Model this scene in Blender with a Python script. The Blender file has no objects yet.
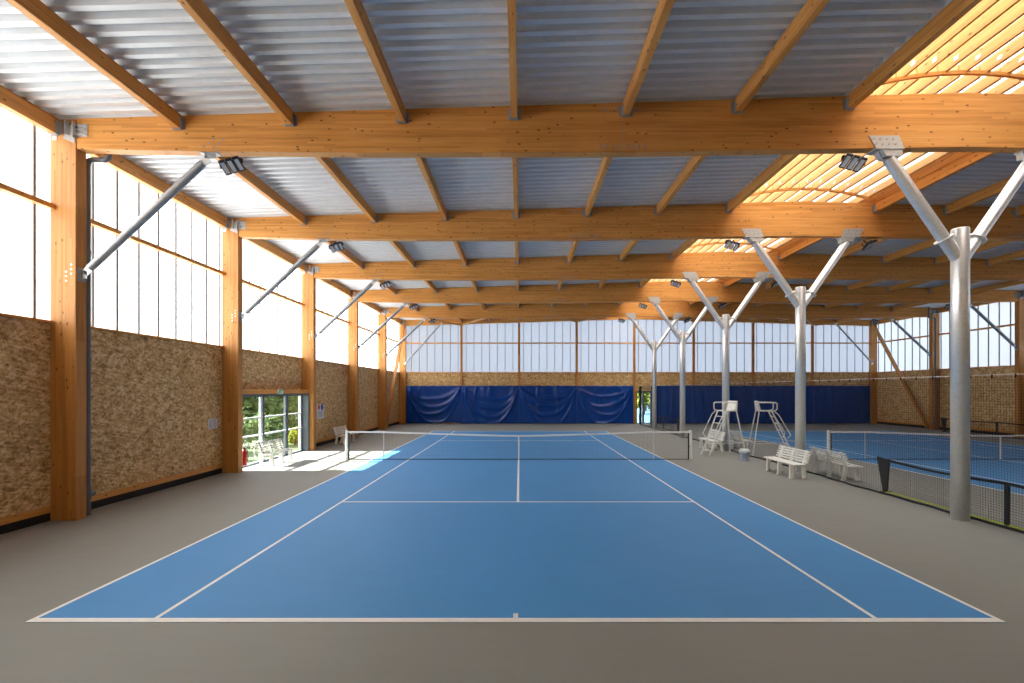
import bpy, math, random
from mathutils import Vector, Matrix
random.seed(7)
C = bpy.context.scene.collection
sc = bpy.context.scene
PI = math.pi

# ------------------------------------------------------------------ helpers
class MB:
    def __init__(s): s.v=[]; s.f=[]; s.sm=[]
    def add(s, vs, fs, smooth=False):
        n=len(s.v); s.v+= [tuple(v) for v in vs]
        for f in fs: s.f.append([n+i for i in f]); s.sm.append(smooth)
        return s
    def box(s, x0,y0,z0,x1,y1,z1):
        return s.add([(x0,y0,z0),(x1,y0,z0),(x1,y1,z0),(x0,y1,z0),(x0,y0,z1),(x1,y0,z1),(x1,y1,z1),(x0,y1,z1)],
              [(3,2,1,0),(4,5,6,7),(0,1,5,4),(1,2,6,5),(2,3,7,6),(3,0,4,7)])
    def bar(s, p, q, w, h, up=(0,0,1)):
        """box from p to q, w wide sideways, h along up"""
        p=Vector(p); q=Vector(q); d=(q-p).normalized(); u=Vector(up)
        if abs(d.dot(u))>.99: u=Vector((0,1,0))
        r=d.cross(u).normalized(); u=r.cross(d).normalized()
        a=r*w/2; b=u*h/2
        vs=[p-a-b,p+a-b,p+a+b,p-a+b,q-a-b,q+a-b,q+a+b,q-a+b]
        return s.add(vs,[(0,1,2,3),(7,6,5,4),(4,5,1,0),(5,6,2,1),(6,7,3,2),(7,4,0,3)])
    def tube(s, pts, r, n=12, caps=True, r2=None):
        pts=[Vector(p) for p in pts]; m=len(pts)
        rings=[]; prev=None
        for i,p in enumerate(pts):
            if i==0: d=pts[1]-p
            elif i==m-1: d=p-pts[i-1]
            else: d=(pts[i+1]-p).normalized()+(p-pts[i-1]).normalized()
            d.normalize()
            if prev is None:
                a=Vector((0,0,1)) if abs(d.z)<.9 else Vector((0,1,0))
                u=d.cross(a).normalized()
            else:
                u=(prev-d*prev.dot(d)).normalized()
            prev=u; w=d.cross(u)
            rr=r if r2 is None else r+(r2-r)*i/(m-1)
            rings.append([p+u*math.cos(2*PI*k/n)*rr+w*math.sin(2*PI*k/n)*rr for k in range(n)])
        vs=[v for R in rings for v in R]; fs=[]
        for i in range(m-1):
            for k in range(n):
                k2=(k+1)%n
                fs.append((i*n+k,i*n+k2,(i+1)*n+k2,(i+1)*n+k))
        s.add(vs,fs,n>4)
        if caps:
            s.add(rings[0],[tuple(reversed(range(n)))]); s.add(rings[-1],[tuple(range(n))])
        return s
    def prism(s, poly, a, b, axis='y'):
        """extrude polygon (2d) between a and b along axis"""
        n=len(poly)
        def P(u,w,t): return {'y':(u,t,w),'x':(t,u,w),'z':(u,w,t)}[axis]
        vs=[P(u,w,a) for u,w in poly]+[P(u,w,b) for u,w in poly]
        fs=[tuple(range(n)),tuple(reversed(range(n,2*n)))]
        for i in range(n): j=(i+1)%n; fs.append((i,i+n,j+n,j))
        return s.add(vs,fs)
    def lathe(s, prof, cx, cy, n=24):
        vs=[]; fs=[]; m=len(prof)
        for r,z in prof:
            for k in range(n): vs.append((cx+r*math.cos(2*PI*k/n),cy+r*math.sin(2*PI*k/n),z))
        for i in range(m-1):
            for k in range(n): k2=(k+1)%n; fs.append((i*n+k,i*n+k2,(i+1)*n+k2,(i+1)*n+k))
        return s.add(vs,fs,True)
    def disc(s, c, nrm, r, n=16, t=.004):
        nrm=Vector(nrm).normalized(); c=Vector(c)
        return s.tube([c,c+nrm*t],r,n)
    def build(s, name, m, parent=None, fixn=False, bevel=0):
        off=Vector((0,0,0))
        if parent is not None:
            p=parent
            while p is not None: off+=p.location; p=p.parent
        me=bpy.data.meshes.new(name)
        me.from_pydata([tuple(Vector(v)-off) for v in s.v],[],s.f)
        me.polygons.foreach_set('use_smooth',s.sm)
        me.update()
        import bmesh
        bm=bmesh.new(); bm.from_mesh(me); bmesh.ops.recalc_face_normals(bm,faces=bm.faces); bm.to_mesh(me); bm.free()
        me.materials.append(m)
        o=bpy.data.objects.new(name,me); C.objects.link(o)
        if parent is not None: o.parent=parent
        if bevel:
            b=o.modifiers.new('bevel','BEVEL'); b.width=bevel; b.segments=1; b.limit_method='ANGLE'
        return o
    def build_at(s, name, m, loc, bevel=0):
        """top-level mesh whose origin is loc"""
        s.v=[tuple(Vector(v)-Vector(loc)) for v in s.v]
        o=s.build(name,m,None,bevel=bevel); o.location=loc; return o

def tag(o,label,cat,group=None,kind=None):
    o['label']=label; o['category']=cat
    if group: o['group']=group
    if kind: o['kind']=kind
    return o
def thing(name,label,cat,loc,group=None):
    o=bpy.data.objects.new(name,None); C.objects.link(o); o.location=loc; o.empty_display_size=.2
    return tag(o,label,cat,group)
def struct(o):
    o['kind']='structure'; return o
def dup(o,parent=None):
    c=o.copy(); C.objects.link(c)
    if parent is not None: c.parent=parent
    for ch in list(o.children): dup(ch,c)
    return c
def px(x,y,z): return 520+456*x/y, 390-456*(z-2.6)/y
def in_view(pts,m=25):
    for x,y,z in pts:
        if y>.3:
            u,v=px(x,y,z)
            if -m<u<1024+m and -m<v<683+m: return True
    return False
def seg_in_view(p,q,n=14):
    return in_view([tuple(p[i]+(q[i]-p[i])*t/n for i in range(3)) for t in range(n+1)])

# ------------------------------------------------------------------ materials
def newmat(name):
    m=bpy.data.materials.new(name); m.use_nodes=True
    nt=m.node_tree; b=nt.nodes['Principled BSDF']
    return m,nt,b
def N(nt,t,**kw):
    n=nt.nodes.new(t)
    for k,v in kw.items():
        if k in n.inputs: n.inputs[k].default_value=v
        else: setattr(n,k,v)
    return n
def ramp(nt,stops,interp='LINEAR'):
    r=nt.nodes.new('ShaderNodeValToRGB'); e=r.color_ramp; e.interpolation=interp
    while len(e.elements)<len(stops): e.elements.new(.5)
    for el,(p,c) in zip(e.elements,stops):
        el.position=p; el.color=(c[0],c[1],c[2],1) if not isinstance(c,(int,float)) else (c,c,c,1)
    return r
def plain(name,col,rough=.5,metal=0,noise=.08,nscale=6,spec=.5):
    m,nt,b=newmat(name)
    tc=N(nt,'ShaderNodeTexCoord'); n=N(nt,'ShaderNodeTexNoise',Scale=nscale,Detail=4)
    nt.links.new(tc.outputs['Object'],n.inputs['Vector'])
    lo=[c*(1-noise) for c in col]; hi=[min(1,c*(1+noise)) for c in col]
    r=ramp(nt,[(.3,lo),(.7,hi)]); nt.links.new(n.outputs['Fac'],r.inputs[0])
    nt.links.new(r.outputs[0],b.inputs['Base Color'])
    b.inputs['Roughness'].default_value=rough; b.inputs['Metallic'].default_value=metal
    b.inputs['Specular IOR Level'].default_value=spec
    return m
def mixc(nt,fac,a,b,mode='MIX'):
    n=nt.nodes.new('ShaderNodeMix'); n.data_type='RGBA'; n.blend_type=mode
    if isinstance(fac,(int,float)): n.inputs[0].default_value=fac
    else: nt.links.new(fac,n.inputs[0])
    for k,x in ((6,a),(7,b)):
        if isinstance(x,tuple): n.inputs[k].default_value=(*x,1)
        else: nt.links.new(x,n.inputs[k])
    return n.outputs[2]
def math_(nt,op,a,b=None,clamp=False):
    n=nt.nodes.new('ShaderNodeMath'); n.operation=op; n.use_clamp=clamp
    for k,x in ((0,a),(1,b)):
        if x is None: continue
        if isinstance(x,(int,float)): n.inputs[k].default_value=x
        else: nt.links.new(x,n.inputs[k])
    return n.outputs[0]
def glulam(name,axis,lam,base=(.68,.31,.075),dark=(.50,.205,.044),light=(.79,.40,.115)):
    """laminated spruce: grain runs along axis, boards stacked along lam"""
    m,nt,b=newmat(name)
    tc=N(nt,'ShaderNodeTexCoord'); oi=N(nt,'ShaderNodeObjectInfo')
    off=nt.nodes.new('ShaderNodeVectorMath'); off.operation='ADD'
    cmb=N(nt,'ShaderNodeCombineXYZ'); k=math_(nt,'MULTIPLY',oi.outputs['Random'],37.0)
    for i in range(3):
        if i!='XYZ'.index(lam.upper()): nt.links.new(k,cmb.inputs[i])
    nt.links.new(tc.outputs['Object'],off.inputs[0]); nt.links.new(cmb.outputs[0],off.inputs[1])
    V=off.outputs[0]
    sep=N(nt,'ShaderNodeSeparateXYZ'); nt.links.new(V,sep.inputs[0])
    l=math_(nt,'DIVIDE',sep.outputs[lam.upper()],.045)
    fl=math_(nt,'FLOOR',l); fr=math_(nt,'FRACT',l)
    # board breaks along the grain differ in each lamella
    g=math_(nt,'DIVIDE',sep.outputs[axis.upper()],2.7)
    wn0=N(nt,'ShaderNodeTexWhiteNoise',noise_dimensions='1D'); nt.links.new(fl,wn0.inputs['W'])
    g2=math_(nt,'FLOOR',math_(nt,'ADD',g,wn0.outputs['Value']))
    wn=N(nt,'ShaderNodeTexWhiteNoise',noise_dimensions='2D')
    c2=N(nt,'ShaderNodeCombineXYZ'); nt.links.new(fl,c2.inputs[0]); nt.links.new(g2,c2.inputs[1]); nt.links.new(c2.outputs[0],wn.inputs['Vector'])
    mp=N(nt,'ShaderNodeMapping'); nt.links.new(V,mp.inputs[0])
    s=[26,26,26]; s['xyz'.index(axis)]=1.1; mp.inputs['Scale'].default_value=s
    no=N(nt,'ShaderNodeTexNoise',Scale=1.0,Detail=5,Roughness=.6); nt.links.new(mp.outputs[0],no.inputs['Vector'])
    f=math_(nt,'ADD',math_(nt,'MULTIPLY',no.outputs['Fac'],.75),math_(nt,'MULTIPLY',wn.outputs['Value'],.30))
    r=ramp(nt,[(.25,dark),(.52,base),(.85,light)]); nt.links.new(f,r.inputs[0])
    # glue lines
    gl=math_(nt,'LESS_THAN',fr,.05)
    col=mixc(nt,math_(nt,'MULTIPLY',gl,.30),r.outputs[0],tuple(c*.55 for c in dark))
    # knots
    mk=N(nt,'ShaderNodeMapping'); nt.links.new(V,mk.inputs[0])
    s=[8.5,8.5,8.5]; s['xyz'.index(axis)]=4.6; mk.inputs['Scale'].default_value=s
    vo=N(nt,'ShaderNodeTexVoronoi',Scale=1.0); nt.links.new(mk.outputs[0],vo.inputs['Vector'])
    kn=ramp(nt,[(.10,1.0),(.19,0.0)]); nt.links.new(vo.outputs['Distance'],kn.inputs[0])
    sp=N(nt,'ShaderNodeSeparateColor'); nt.links.new(vo.outputs['Color'],sp.inputs[0])
    kf=math_(nt,'MULTIPLY',kn.outputs[0],math_(nt,'GREATER_THAN',sp.outputs[0],.35))
    col=mixc(nt,math_(nt,'MULTIPLY',kf,.85),col,(.13,.042,.012))
    nt.links.new(col,b.inputs['Base Color'])
    b.inputs['Roughness'].default_value=.5; b.inputs['Specular IOR Level'].default_value=.35
    return m
def osb(name,plane):
    """oriented strand board lying in plane 'yz' or 'xz'"""
    m,nt,b=newmat(name)
    tc=N(nt,'ShaderNodeTexCoord')
    acc=None
    nz=N(nt,'ShaderNodeTexNoise',Scale=3.0,Detail=2); nt.links.new(tc.outputs['Object'],nz.inputs['Vector'])
    for i,(ang,w) in enumerate(((12,.40),(-38,.33),(75,.27))):
        m0=N(nt,'ShaderNodeMapping'); nt.links.new(tc.outputs['Object'],m0.inputs[0])
        ro=[0,0,0]; ro[0 if plane=='yz' else 1]=math.radians(ang); m0.inputs['Rotation'].default_value=ro
        m0.inputs['Location'].default_value=(i*3.7,i*5.1,i*2.3)
        m1=N(nt,'ShaderNodeMapping'); nt.links.new(m0.outputs[0],m1.inputs[0])
        m1.inputs['Scale'].default_value=(7.5,7.5,27)
        vo=N(nt,'ShaderNodeTexVoronoi',Scale=1.0,Randomness=1.0); nt.links.new(m1.outputs[0],vo.inputs['Vector'])
        sp=N(nt,'ShaderNodeSeparateColor'); nt.links.new(vo.outputs['Color'],sp.inputs[0])
        t=math_(nt,'MULTIPLY',sp.outputs[0],w)
        acc=t if acc is None else math_(nt,'ADD',acc,t)
    acc=math_(nt,'ADD',acc,math_(nt,'MULTIPLY',math_(nt,'SUBTRACT',nz.outputs['Fac'],.5),.25))
    r=ramp(nt,[(.18,(.30,.165,.060)),(.42,(.57,.355,.145)),(.60,(.68,.46,.205)),(.80,(.84,.65,.37))])
    nt.links.new(acc,r.inputs[0])
    # sheet joints
    sep=N(nt,'ShaderNodeSeparateXYZ'); nt.links.new(tc.outputs['Object'],sep.inputs[0])
    h=sep.outputs['Y' if plane=='yz' else 'X']
    j=math_(nt,'LESS_THAN',math_(nt,'FRACT',math_(nt,'DIVIDE',math_(nt,'ADD',h,.35),1.25)),.005)
    col=mixc(nt,math_(nt,'MULTIPLY',j,.5),r.outputs[0],(.05,.025,.01))
    nt.links.new(col,b.inputs['Base Color'])
    b.inputs['Roughness'].default_value=.6; b.inputs['Specular IOR Level'].default_value=.3
    return m
def galv(name,col,rough=.42,metal=.75,spangle=True,amp=.16,scale=26):
    m,nt,b=newmat(name)
    tc=N(nt,'ShaderNodeTexCoord'); vo=N(nt,'ShaderNodeTexVoronoi',Scale=scale)
    nt.links.new(tc.outputs['Object'],vo.inputs['Vector'])
    sp=N(nt,'ShaderNodeSeparateColor'); nt.links.new(vo.outputs['Color'],sp.inputs[0])
    n=N(nt,'ShaderNodeTexNoise',Scale=2.2,Detail=4); nt.links.new(tc.outputs['Object'],n.inputs['Vector'])
    f=math_(nt,'ADD',math_(nt,'MULTIPLY',sp.outputs[0],.5),math_(nt,'MULTIPLY',n.outputs['Fac'],.5))
    r=ramp(nt,[(.25,tuple(c*(1-amp) for c in col)),(.75,tuple(min(1,c*(1+amp)) for c in col))])
    nt.links.new(f,r.inputs[0]); nt.links.new(r.outputs[0],b.inputs['Base Color'])
    b.inputs['Roughness'].default_value=rough; b.inputs['Metallic'].default_value=metal
    return m
def ground(name,col,rough=.6,amp=.08,streak=True,spec=.4):
    m,nt,b=newmat(name)
    tc=N(nt,'ShaderNodeTexCoord')
    n1=N(nt,'ShaderNodeTexNoise',Scale=.55,Detail=5,Roughness=.6); nt.links.new(tc.outputs['Object'],n1.inputs['Vector'])
    mp=N(nt,'ShaderNodeMapping'); mp.inputs['Scale'].default_value=(.8,5,1); nt.links.new(tc.outputs['Object'],mp.inputs[0])
    n2=N(nt,'ShaderNodeTexNoise',Scale=1.6,Detail=4); nt.links.new(mp.outputs[0],n2.inputs['Vector'])
    n3=N(nt,'ShaderNodeTexNoise',Scale=160,Detail=2); nt.links.new(tc.outputs['Object'],n3.inputs['Vector'])
    f=math_(nt,'ADD',math_(nt,'ADD',math_(nt,'MULTIPLY',n1.outputs['Fac'],.45),math_(nt,'MULTIPLY',n2.outputs['Fac'],.3)),math_(nt,'MULTIPLY',n3.outputs['Fac'],.25))
    r=ramp(nt,[(.3,tuple(c*(1-amp) for c in col)),(.7,tuple(c*(1+amp) for c in col))])
    nt.links.new(f,r.inputs[0]); nt.links.new(r.outputs[0],b.inputs['Base Color'])
    b.inputs['Roughness'].default_value=rough; b.inputs['Specular IOR Level'].default_value=spec
    bp=N(nt,'ShaderNodeBump',Strength=.12,Distance=.002); nt.links.new(n3.outputs['Fac'],bp.inputs['Height']); nt.links.new(bp.outputs[0],b.inputs['Normal'])
    return m
def translucent(name,col,stripes=None):
    m=bpy.data.materials.new(name); m.use_nodes=True; nt=m.node_tree
    for n in list(nt.nodes): nt.nodes.remove(n)
    out=N(nt,'ShaderNodeOutputMaterial'); t=N(nt,'ShaderNodeBsdfTranslucent'); d=N(nt,'ShaderNodeBsdfDiffuse'); mx=N(nt,'ShaderNodeMixShader')
    tc=N(nt,'ShaderNodeTexCoord')
    if stripes:   # fine flutes of the multiwall sheet
        sep=N(nt,'ShaderNodeSeparateXYZ'); nt.links.new(tc.outputs['Object'],sep.inputs[0])
        w=math_(nt,'FRACT',math_(nt,'DIVIDE',sep.outputs[stripes],.1))
        fl=math_(nt,'LESS_THAN',w,.22)
        c=mixc(nt,fl,col,tuple(x*.93 for x in col))
        nt.links.new(c,t.inputs['Color'])
    else: t.inputs['Color'].default_value=(*col,1)
    d.inputs['Color'].default_value=(.6,.6,.6,1); mx.inputs[0].default_value=.25
    nt.links.new(t.outputs[0],mx.inputs[1]); nt.links.new(d.outputs[0],mx.inputs[2]); nt.links.new(mx.outputs[0],out.inputs[0])
    return m
def glass(name):
    m=bpy.data.materials.new(name); m.use_nodes=True; nt=m.node_tree
    for n in list(nt.nodes): nt.nodes.remove(n)
    out=N(nt,'ShaderNodeOutputMaterial'); t=N(nt,'ShaderNodeBsdfTransparent'); g=N(nt,'ShaderNodeBsdfGlossy',Roughness=.01); mx=N(nt,'ShaderNodeMixShader')
    fr=N(nt,'ShaderNodeFresnel',IOR=1.5); t.inputs['Color'].default_value=(.90,.95,.93,1)
    nt.links.new(fr.outputs[0],mx.inputs[0]); nt.links.new(t.outputs[0],mx.inputs[1]); nt.links.new(g.outputs[0],mx.inputs[2]); nt.links.new(mx.outputs[0],out.inputs[0])
    return m
def leafmat(name,a,bc):
    m=bpy.data.materials.new(name); m.use_nodes=True; nt=m.node_tree
    for n in list(nt.nodes): nt.nodes.remove(n)
    out=N(nt,'ShaderNodeOutputMaterial'); t=N(nt,'ShaderNodeBsdfTranslucent'); d=N(nt,'ShaderNodeBsdfDiffuse'); mx=N(nt,'ShaderNodeMixShader')
    tc=N(nt,'ShaderNodeTexCoord'); n=N(nt,'ShaderNodeTexNoise',Scale=1.7,Detail=3); nt.links.new(tc.outputs['Object'],n.inputs['Vector'])
    r=ramp(nt,[(.35,a),(.65,bc)]); nt.links.new(n.outputs['Fac'],r.inputs[0])
    nt.links.new(r.outputs[0],t.inputs['Color']); nt.links.new(r.outputs[0],d.inputs['Color']); mx.inputs[0].default_value=.5
    nt.links.new(t.outputs[0],mx.inputs[1]); nt.links.new(d.outputs[0],mx.inputs[2]); nt.links.new(mx.outputs[0],out.inputs[0])
    return m

GX=glulam('glulam_spruce_x','x','z'); GY=glulam('glulam_spruce_y','y','z'); GZ=glulam('glulam_spruce_z','z','x',base=(.52,.235,.060),dark=(.37,.152,.036),light=(.61,.305,.092))
GSL=glulam('planed_larch_slats','y','z',base=(.70,.39,.12),dark=(.58,.30,.085),light=(.78,.48,.17))
GPL=glulam('pale_spruce','x','z',base=(.66,.37,.14),dark=(.55,.28,.09),light=(.74,.44,.2))
OSB_YZ=osb('strand_board_side','yz'); OSB_XZ=osb('strand_board_end','xz')
DECK=galv('galvanised_deck',(.70,.745,.785),rough=.42,metal=.24,amp=.025,scale=5)
GALV=galv('galvanised_steel',(.78,.79,.80),rough=.32,metal=.6,amp=.05)
PLATE=galv('zinc_plate',(.50,.51,.52),rough=.42,metal=.3,amp=.08)
STEEL=galv('grey_steel',(.36,.375,.395),rough=.38,metal=.4,amp=.08)
PIPE=plain('grey_pvc',(.13,.14,.155),rough=.4)
FLOOR=ground('grey_acrylic_floor',(.258,.258,.240),rough=.62,amp=.07)
BLUE=ground('blue_acrylic_court',(.078,.30,.66),rough=.6,amp=.06,spec=.25)
LINE=plain('white_line_paint',(.90,.89,.87),rough=.55,noise=.04)
BLACK=plain('black_bitumen',(.012,.012,.014),rough=.7)
BLK=plain('black_plastic',(.014,.015,.017),rough=.45)
NETB=plain('black_net_cord',(.014,.015,.017),rough=.8)
WHITE=plain('white_plastic',(.80,.79,.75),rough=.4,noise=.03)
WHM=plain('white_painted_metal',(.74,.75,.75),rough=.35,noise=.03)
CURT=plain('blue_vinyl',(.002,.045,.27),rough=.22,noise=.06,nscale=2,spec=.34)
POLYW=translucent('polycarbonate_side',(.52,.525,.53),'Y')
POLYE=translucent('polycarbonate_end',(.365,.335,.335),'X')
POLYR=translucent('polycarbonate_vault',(.54,.52,.47))
MULL=plain('grey_aluminium_joint',(.16,.15,.145),rough=.4)
ALU=plain('anthracite_aluminium',(.13,.145,.165),rough=.35,metal=.3)
ALUL=plain('pale_aluminium',(.80,.82,.85),rough=.3,metal=.1)
GLASS=glass('clear_glass')
LENS=plain('frosted_lens',(.62,.66,.74),rough=.25)
RED=plain('red_enamel',(.55,.02,.015),rough=.3); BLUEP=plain('blue_print',(.03,.08,.45),rough=.5); GREENP=plain('green_sign',(.02,.38,.14),rough=.4)
PAPER=plain('white_paper',(.72,.75,.82),rough=.6,noise=.02); INK=plain('grey_ink',(.12,.13,.16),rough=.7)
LIME=plain('lime_rod',(.55,.65,.05),rough=.4)
BUCK=plain('pale_blue_plastic',(.45,.55,.78),rough=.35); BAG=plain('pale_plastic_bag',(.62,.68,.66),rough=.35)
LEAF1=leafmat('leaf_dark',(.055,.10,.04),(.13,.18,.085)); LEAF2=leafmat('leaf_yellow',(.20,.24,.035),(.32,.35,.07)); LEAF3=leafmat('leaf_mid',(.08,.125,.05),(.17,.22,.10))
BARK=plain('bark',(.10,.07,.045),rough=.9)
GRASS=ground('mown_grass',(.045,.075,.022),rough=.9,amp=.25)
OUTG=ground('outdoor_paving',(.40,.40,.38),rough=.8); OUTC=ground('outdoor_pale_blue',(.10,.21,.31),rough=.7)

# ------------------------------------------------------------------ layout numbers
S=5.22; D0=9.17                      # frame spacing, first visible frame
def FY(k): return D0+S*k
XC=8.85                              # centre row of forked columns
XL,XR=-9.34,27.57                    # wall planes
IL,IR=-8.82,27.05                    # inner faces of the wall posts
XM2=IL+IR
YB=FY(-2)-.13; YF=FY(5)+.12               # back wall, far wall plane
def zd(x): x=min(x,2*XC-x); return 8.0+.0293*(x+8.9)
ORD=['nearest','second','third','fourth','fifth','sixth']
def fname(k): return 'out of sight behind' if k<0 else ORD[k]
SK0,SK1=6.55,11.15                   # skylight edges
PITCH=2.222

# ------------------------------------------------------------------ floor and courts
f=MB().box(XL-.3,YB-.3,-.2,XR+.3,YF+.4,0).build('floor',FLOOR); struct(f)

def court(cx,label):
    net_y=5.10+11.885
    o=MB().box(cx-5.485,net_y-11.885,.0005,cx+5.485,net_y+11.885,.004).build_at('tennis_court',BLUE,(cx,net_y,0))
    tag(o,label,'tennis court')
    L=MB(); w=.05; z0,z1=.003,.0062
    def ln(x0,y0,x1,y1): L.box(cx+x0,net_y+y0,z0,cx+x1,net_y+y1,z1)
    for s in (-1,1):
        yb=11.885*s
        ln(-5.485,min(yb,yb-.09*s),5.485,max(yb,yb-.09*s))
        ln(-.028,min(yb-.09*s,yb-.20*s),.028,max(yb-.09*s,yb-.20*s))
        ys=6.40*s; ln(-4.115,ys-.028,4.115,ys+.028)
        for a in (5.485,4.115):
            x=a*s; ln(min(x,x-w*s),-11.795,max(x,x-w*s),11.795)
    ln(-.028,-6.372,.028,6.372)
    L.build('line_markings',LINE,o)
    return net_y
NY=court(-.05,'blue tennis court with white lines, filling the middle of the floor')
CX2=17.9
court(CX2,'blue tennis court beyond the black divider net, by the right wall')

# ------------------------------------------------------------------ tennis nets
def tennis_net(cx,label):
    t=thing('tennis_net',label,'tennis net',(cx,NY,0))
    hw=6.40
    def top(x):
        a=abs(x)
        if a>5.03: return 1.06
        return .914+(1.06-.914)*(a/5.03)**1.25
    for s in (-1,1):
        p=MB(); x=cx+s*hw
        p.box(x-.045,NY-.045,0,x+.045,NY+.045,1.08)
        p.box(x-.05,NY-.05,1.08,x+.05,NY+.05,1.10)
        po=p.build('net_post',WHM,t,bevel=.008)
        c=MB().tube([(x-s*.045,NY-.02,.5),(x-s*.10,NY-.02,.5)],.03,10).build('winder',BLK,po)
    for s in (-1,1):
        MB().tube([(cx+s*5.03,NY+.02,.007),(cx+s*5.03,NY+.02,1.07)],.019,10).build('singles_stick',WHM,t)
    m=MB(); cell=.05; nx=int((2*hw-.1)/cell)
    xs=[cx-hw+.05+i*(2*hw-.1)/nx for i in range(nx+1)]
    for x in xs: m.tube([(x,NY,.03),(x,NY,top(x-cx)-.02)],.0017,3,False)
    seg=[cx-hw+.05+i*(2*hw-.1)/32 for i in range(33)]
    for j in range(19):
        fz=(j+.5)/19
        m.tube([(x,NY,.04+fz*(top(x-cx)-.08)) for x in seg],.0017,3,False)
    m.build('mesh',NETB,t)
    m=MB()
    m.tube([(x,NY,.025) for x in (cx-hw+.05,cx+hw-.05)],.014,6)
    for s in (-1,1): m.bar((cx+s*(hw-.075),NY,.03),(cx+s*(hw-.075),NY,1.02),.04,.012,(0,1,0))
    m.build('hem',NETB,t)
    m=MB()
    for a,b in zip(seg[:-1],seg[1:]): m.bar((a,NY,top(a-cx)-.027),(b,NY,top(b-cx)-.027),.016,.062)
    m.build('headband',LINE,t)
    MB().box(cx-.025,NY-.012,.02,cx+.025,NY+.012,.90).build('centre_strap',LINE,t)
tennis_net(-.05,'tennis net with white headband across the middle blue court')
tennis_net(CX2,'tennis net with white headband on the court beyond the divider net')

# ------------------------------------------------------------------ walls
OT=3.93   # top of the strand board
def side_wall(side):
    s=-1 if side=='left' else 1
    X=XL if s<0 else XR
    w=MB()
    door=(FY(1)+.12,FY(2)-.12)
    def pan(y0,y1,z0,z1): w.box(min(X,X+s*.14),y0,z0,max(X,X+s*.14),y1,z1)
    if s<0:
        pan(YB,door[0],.2,OT); pan(door[0],door[1],2.62,OT); pan(door[1],YF+.1,.2,OT)
    else: pan(YB,YF+.1,.2,OT)
    struct(w.build('wall_'+side,OSB_YZ))
    b=MB()
    def bs(y0,y1): b.box(min(X-s*-.005,X+s*.14),y0,0,max(X-s*-.005,X+s*.14),y1,.21)
    if s<0: bs(YB,door[0]); bs(door[1],YF+.1)
    else: bs(YB,YF+.1)
    struct(b.build('baseboard_'+side,BLACK))
    n=1 if s<0 else 4
    t=MB(); t2=MB()
    for k in range(-2,5):
        y0,y1=FY(k)+.13,FY(k+1)-.13
        t.box(min(X-s*.07,X+s*.1),y0,OT,max(X-s*.07,X+s*.1),y1,OT+.05)
        if not(s<0 and k==1): t2.box(min(X-s*.035,X),y0,.17,max(X-s*.035,X),y1,.30)
        else: t2.box(min(X-s*.32,X+s*.02),y0,2.455,max(X-s*.32,X+s*.02),y1,2.62)
    struct(t.build('trim_%d'%n,GY)); struct(t2.build('trim_%d'%(n+1),GY))
side_wall('left'); side_wall('right')
def end_wall(name,Y,s,num):
    w=MB()
    def pan(x0,x1,z0,z1): w.box(x0,min(Y,Y+s*.14),z0,x1,max(Y,Y+s*.14),z1)
    if s>0:
        pan(XL,9.02,.0,OT); pan(9.02,10.18,2.52,OT); pan(10.18,XR,0,OT)
    else: pan(XL,XR,0,zd(XL)+.5)  # unseen back wall, made solid without windows to darken the deck ribs
    struct(w.build('wall_'+name,OSB_XZ))
    t=MB(); t.box(XL,min(Y-s*.06,Y+s*.1),OT,XR,max(Y-s*.06,Y+s*.1),OT+.05); struct(t.build('trim_%d'%num,GX))
end_wall('far',YF,1,7); end_wall('back',YB,-1,8)

# windows: translucent multiwall sheets
WN=[0]
def side_window(side,k):
    s=-1 if side=='left' else 1
    X=(XL if s<0 else XR)+s*.06
    y0,y1=FY(k)+.0,FY(k+1)
    WN[0]+=1
    m=MB().add([(X,y0,OT+.02),(X,y1,OT+.02),(X,y1,zd(XL)+.05),(X,y0,zd(XL)+.05)],[(0,1,2,3)])
    w=m.build('window_%d'%WN[0],POLYW); struct(w)
    j=MB(); y=y0+(.02 if k<0 else .24)
    while y<y1-.1:
        j.box(X-.03,y-.022,OT+.03,X+.03,y+.022,zd(XL)); y+=.605
    j.build('window_joint',MULL,w)
    r=MB(); r.box(min(X-s*.02,X-s*.17),y0+.125,6.19,max(X-s*.02,X-s*.17),y1-.125,6.29); r.build('window_rail',GY,w)
for k in range(-2,5):
    side_window('left',k); side_window('right',k)
PXS=[XC+(4.46 if j<0 else 4.6)*j for j in range(-4,5)]
def end_window(Y,s,j):
    WN[0]+=1
    x0,x1=PXS[j],PXS[j+1]
    if j==0: x0=XL-.05
    if j==7: x1=XR+.05
    Y2=Y+s*.06
    vs=[(x0,Y2,OT+.02),(x1,Y2,OT+.02),(x1,Y2,zd(x1)+.05),(x0,Y2,zd(x0)+.05)]
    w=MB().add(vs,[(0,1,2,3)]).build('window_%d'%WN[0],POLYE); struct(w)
    m=MB(); x=x0+.35
    while x<x1-.1:
        m.box(x-.010,Y2-.03,OT+.03,x+.010,Y2+.03,zd(x)); x+=.605
    m.build('window_joint',MULL,w)
    MB().box(x0+.06,min(Y2-s*.02,Y2-s*.16),6.19,x1-.06,max(Y2-s*.02,Y2-s*.16),6.28).build('window_rail',GX,w)
for j in range(8): end_window(YF,1,j)

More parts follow.
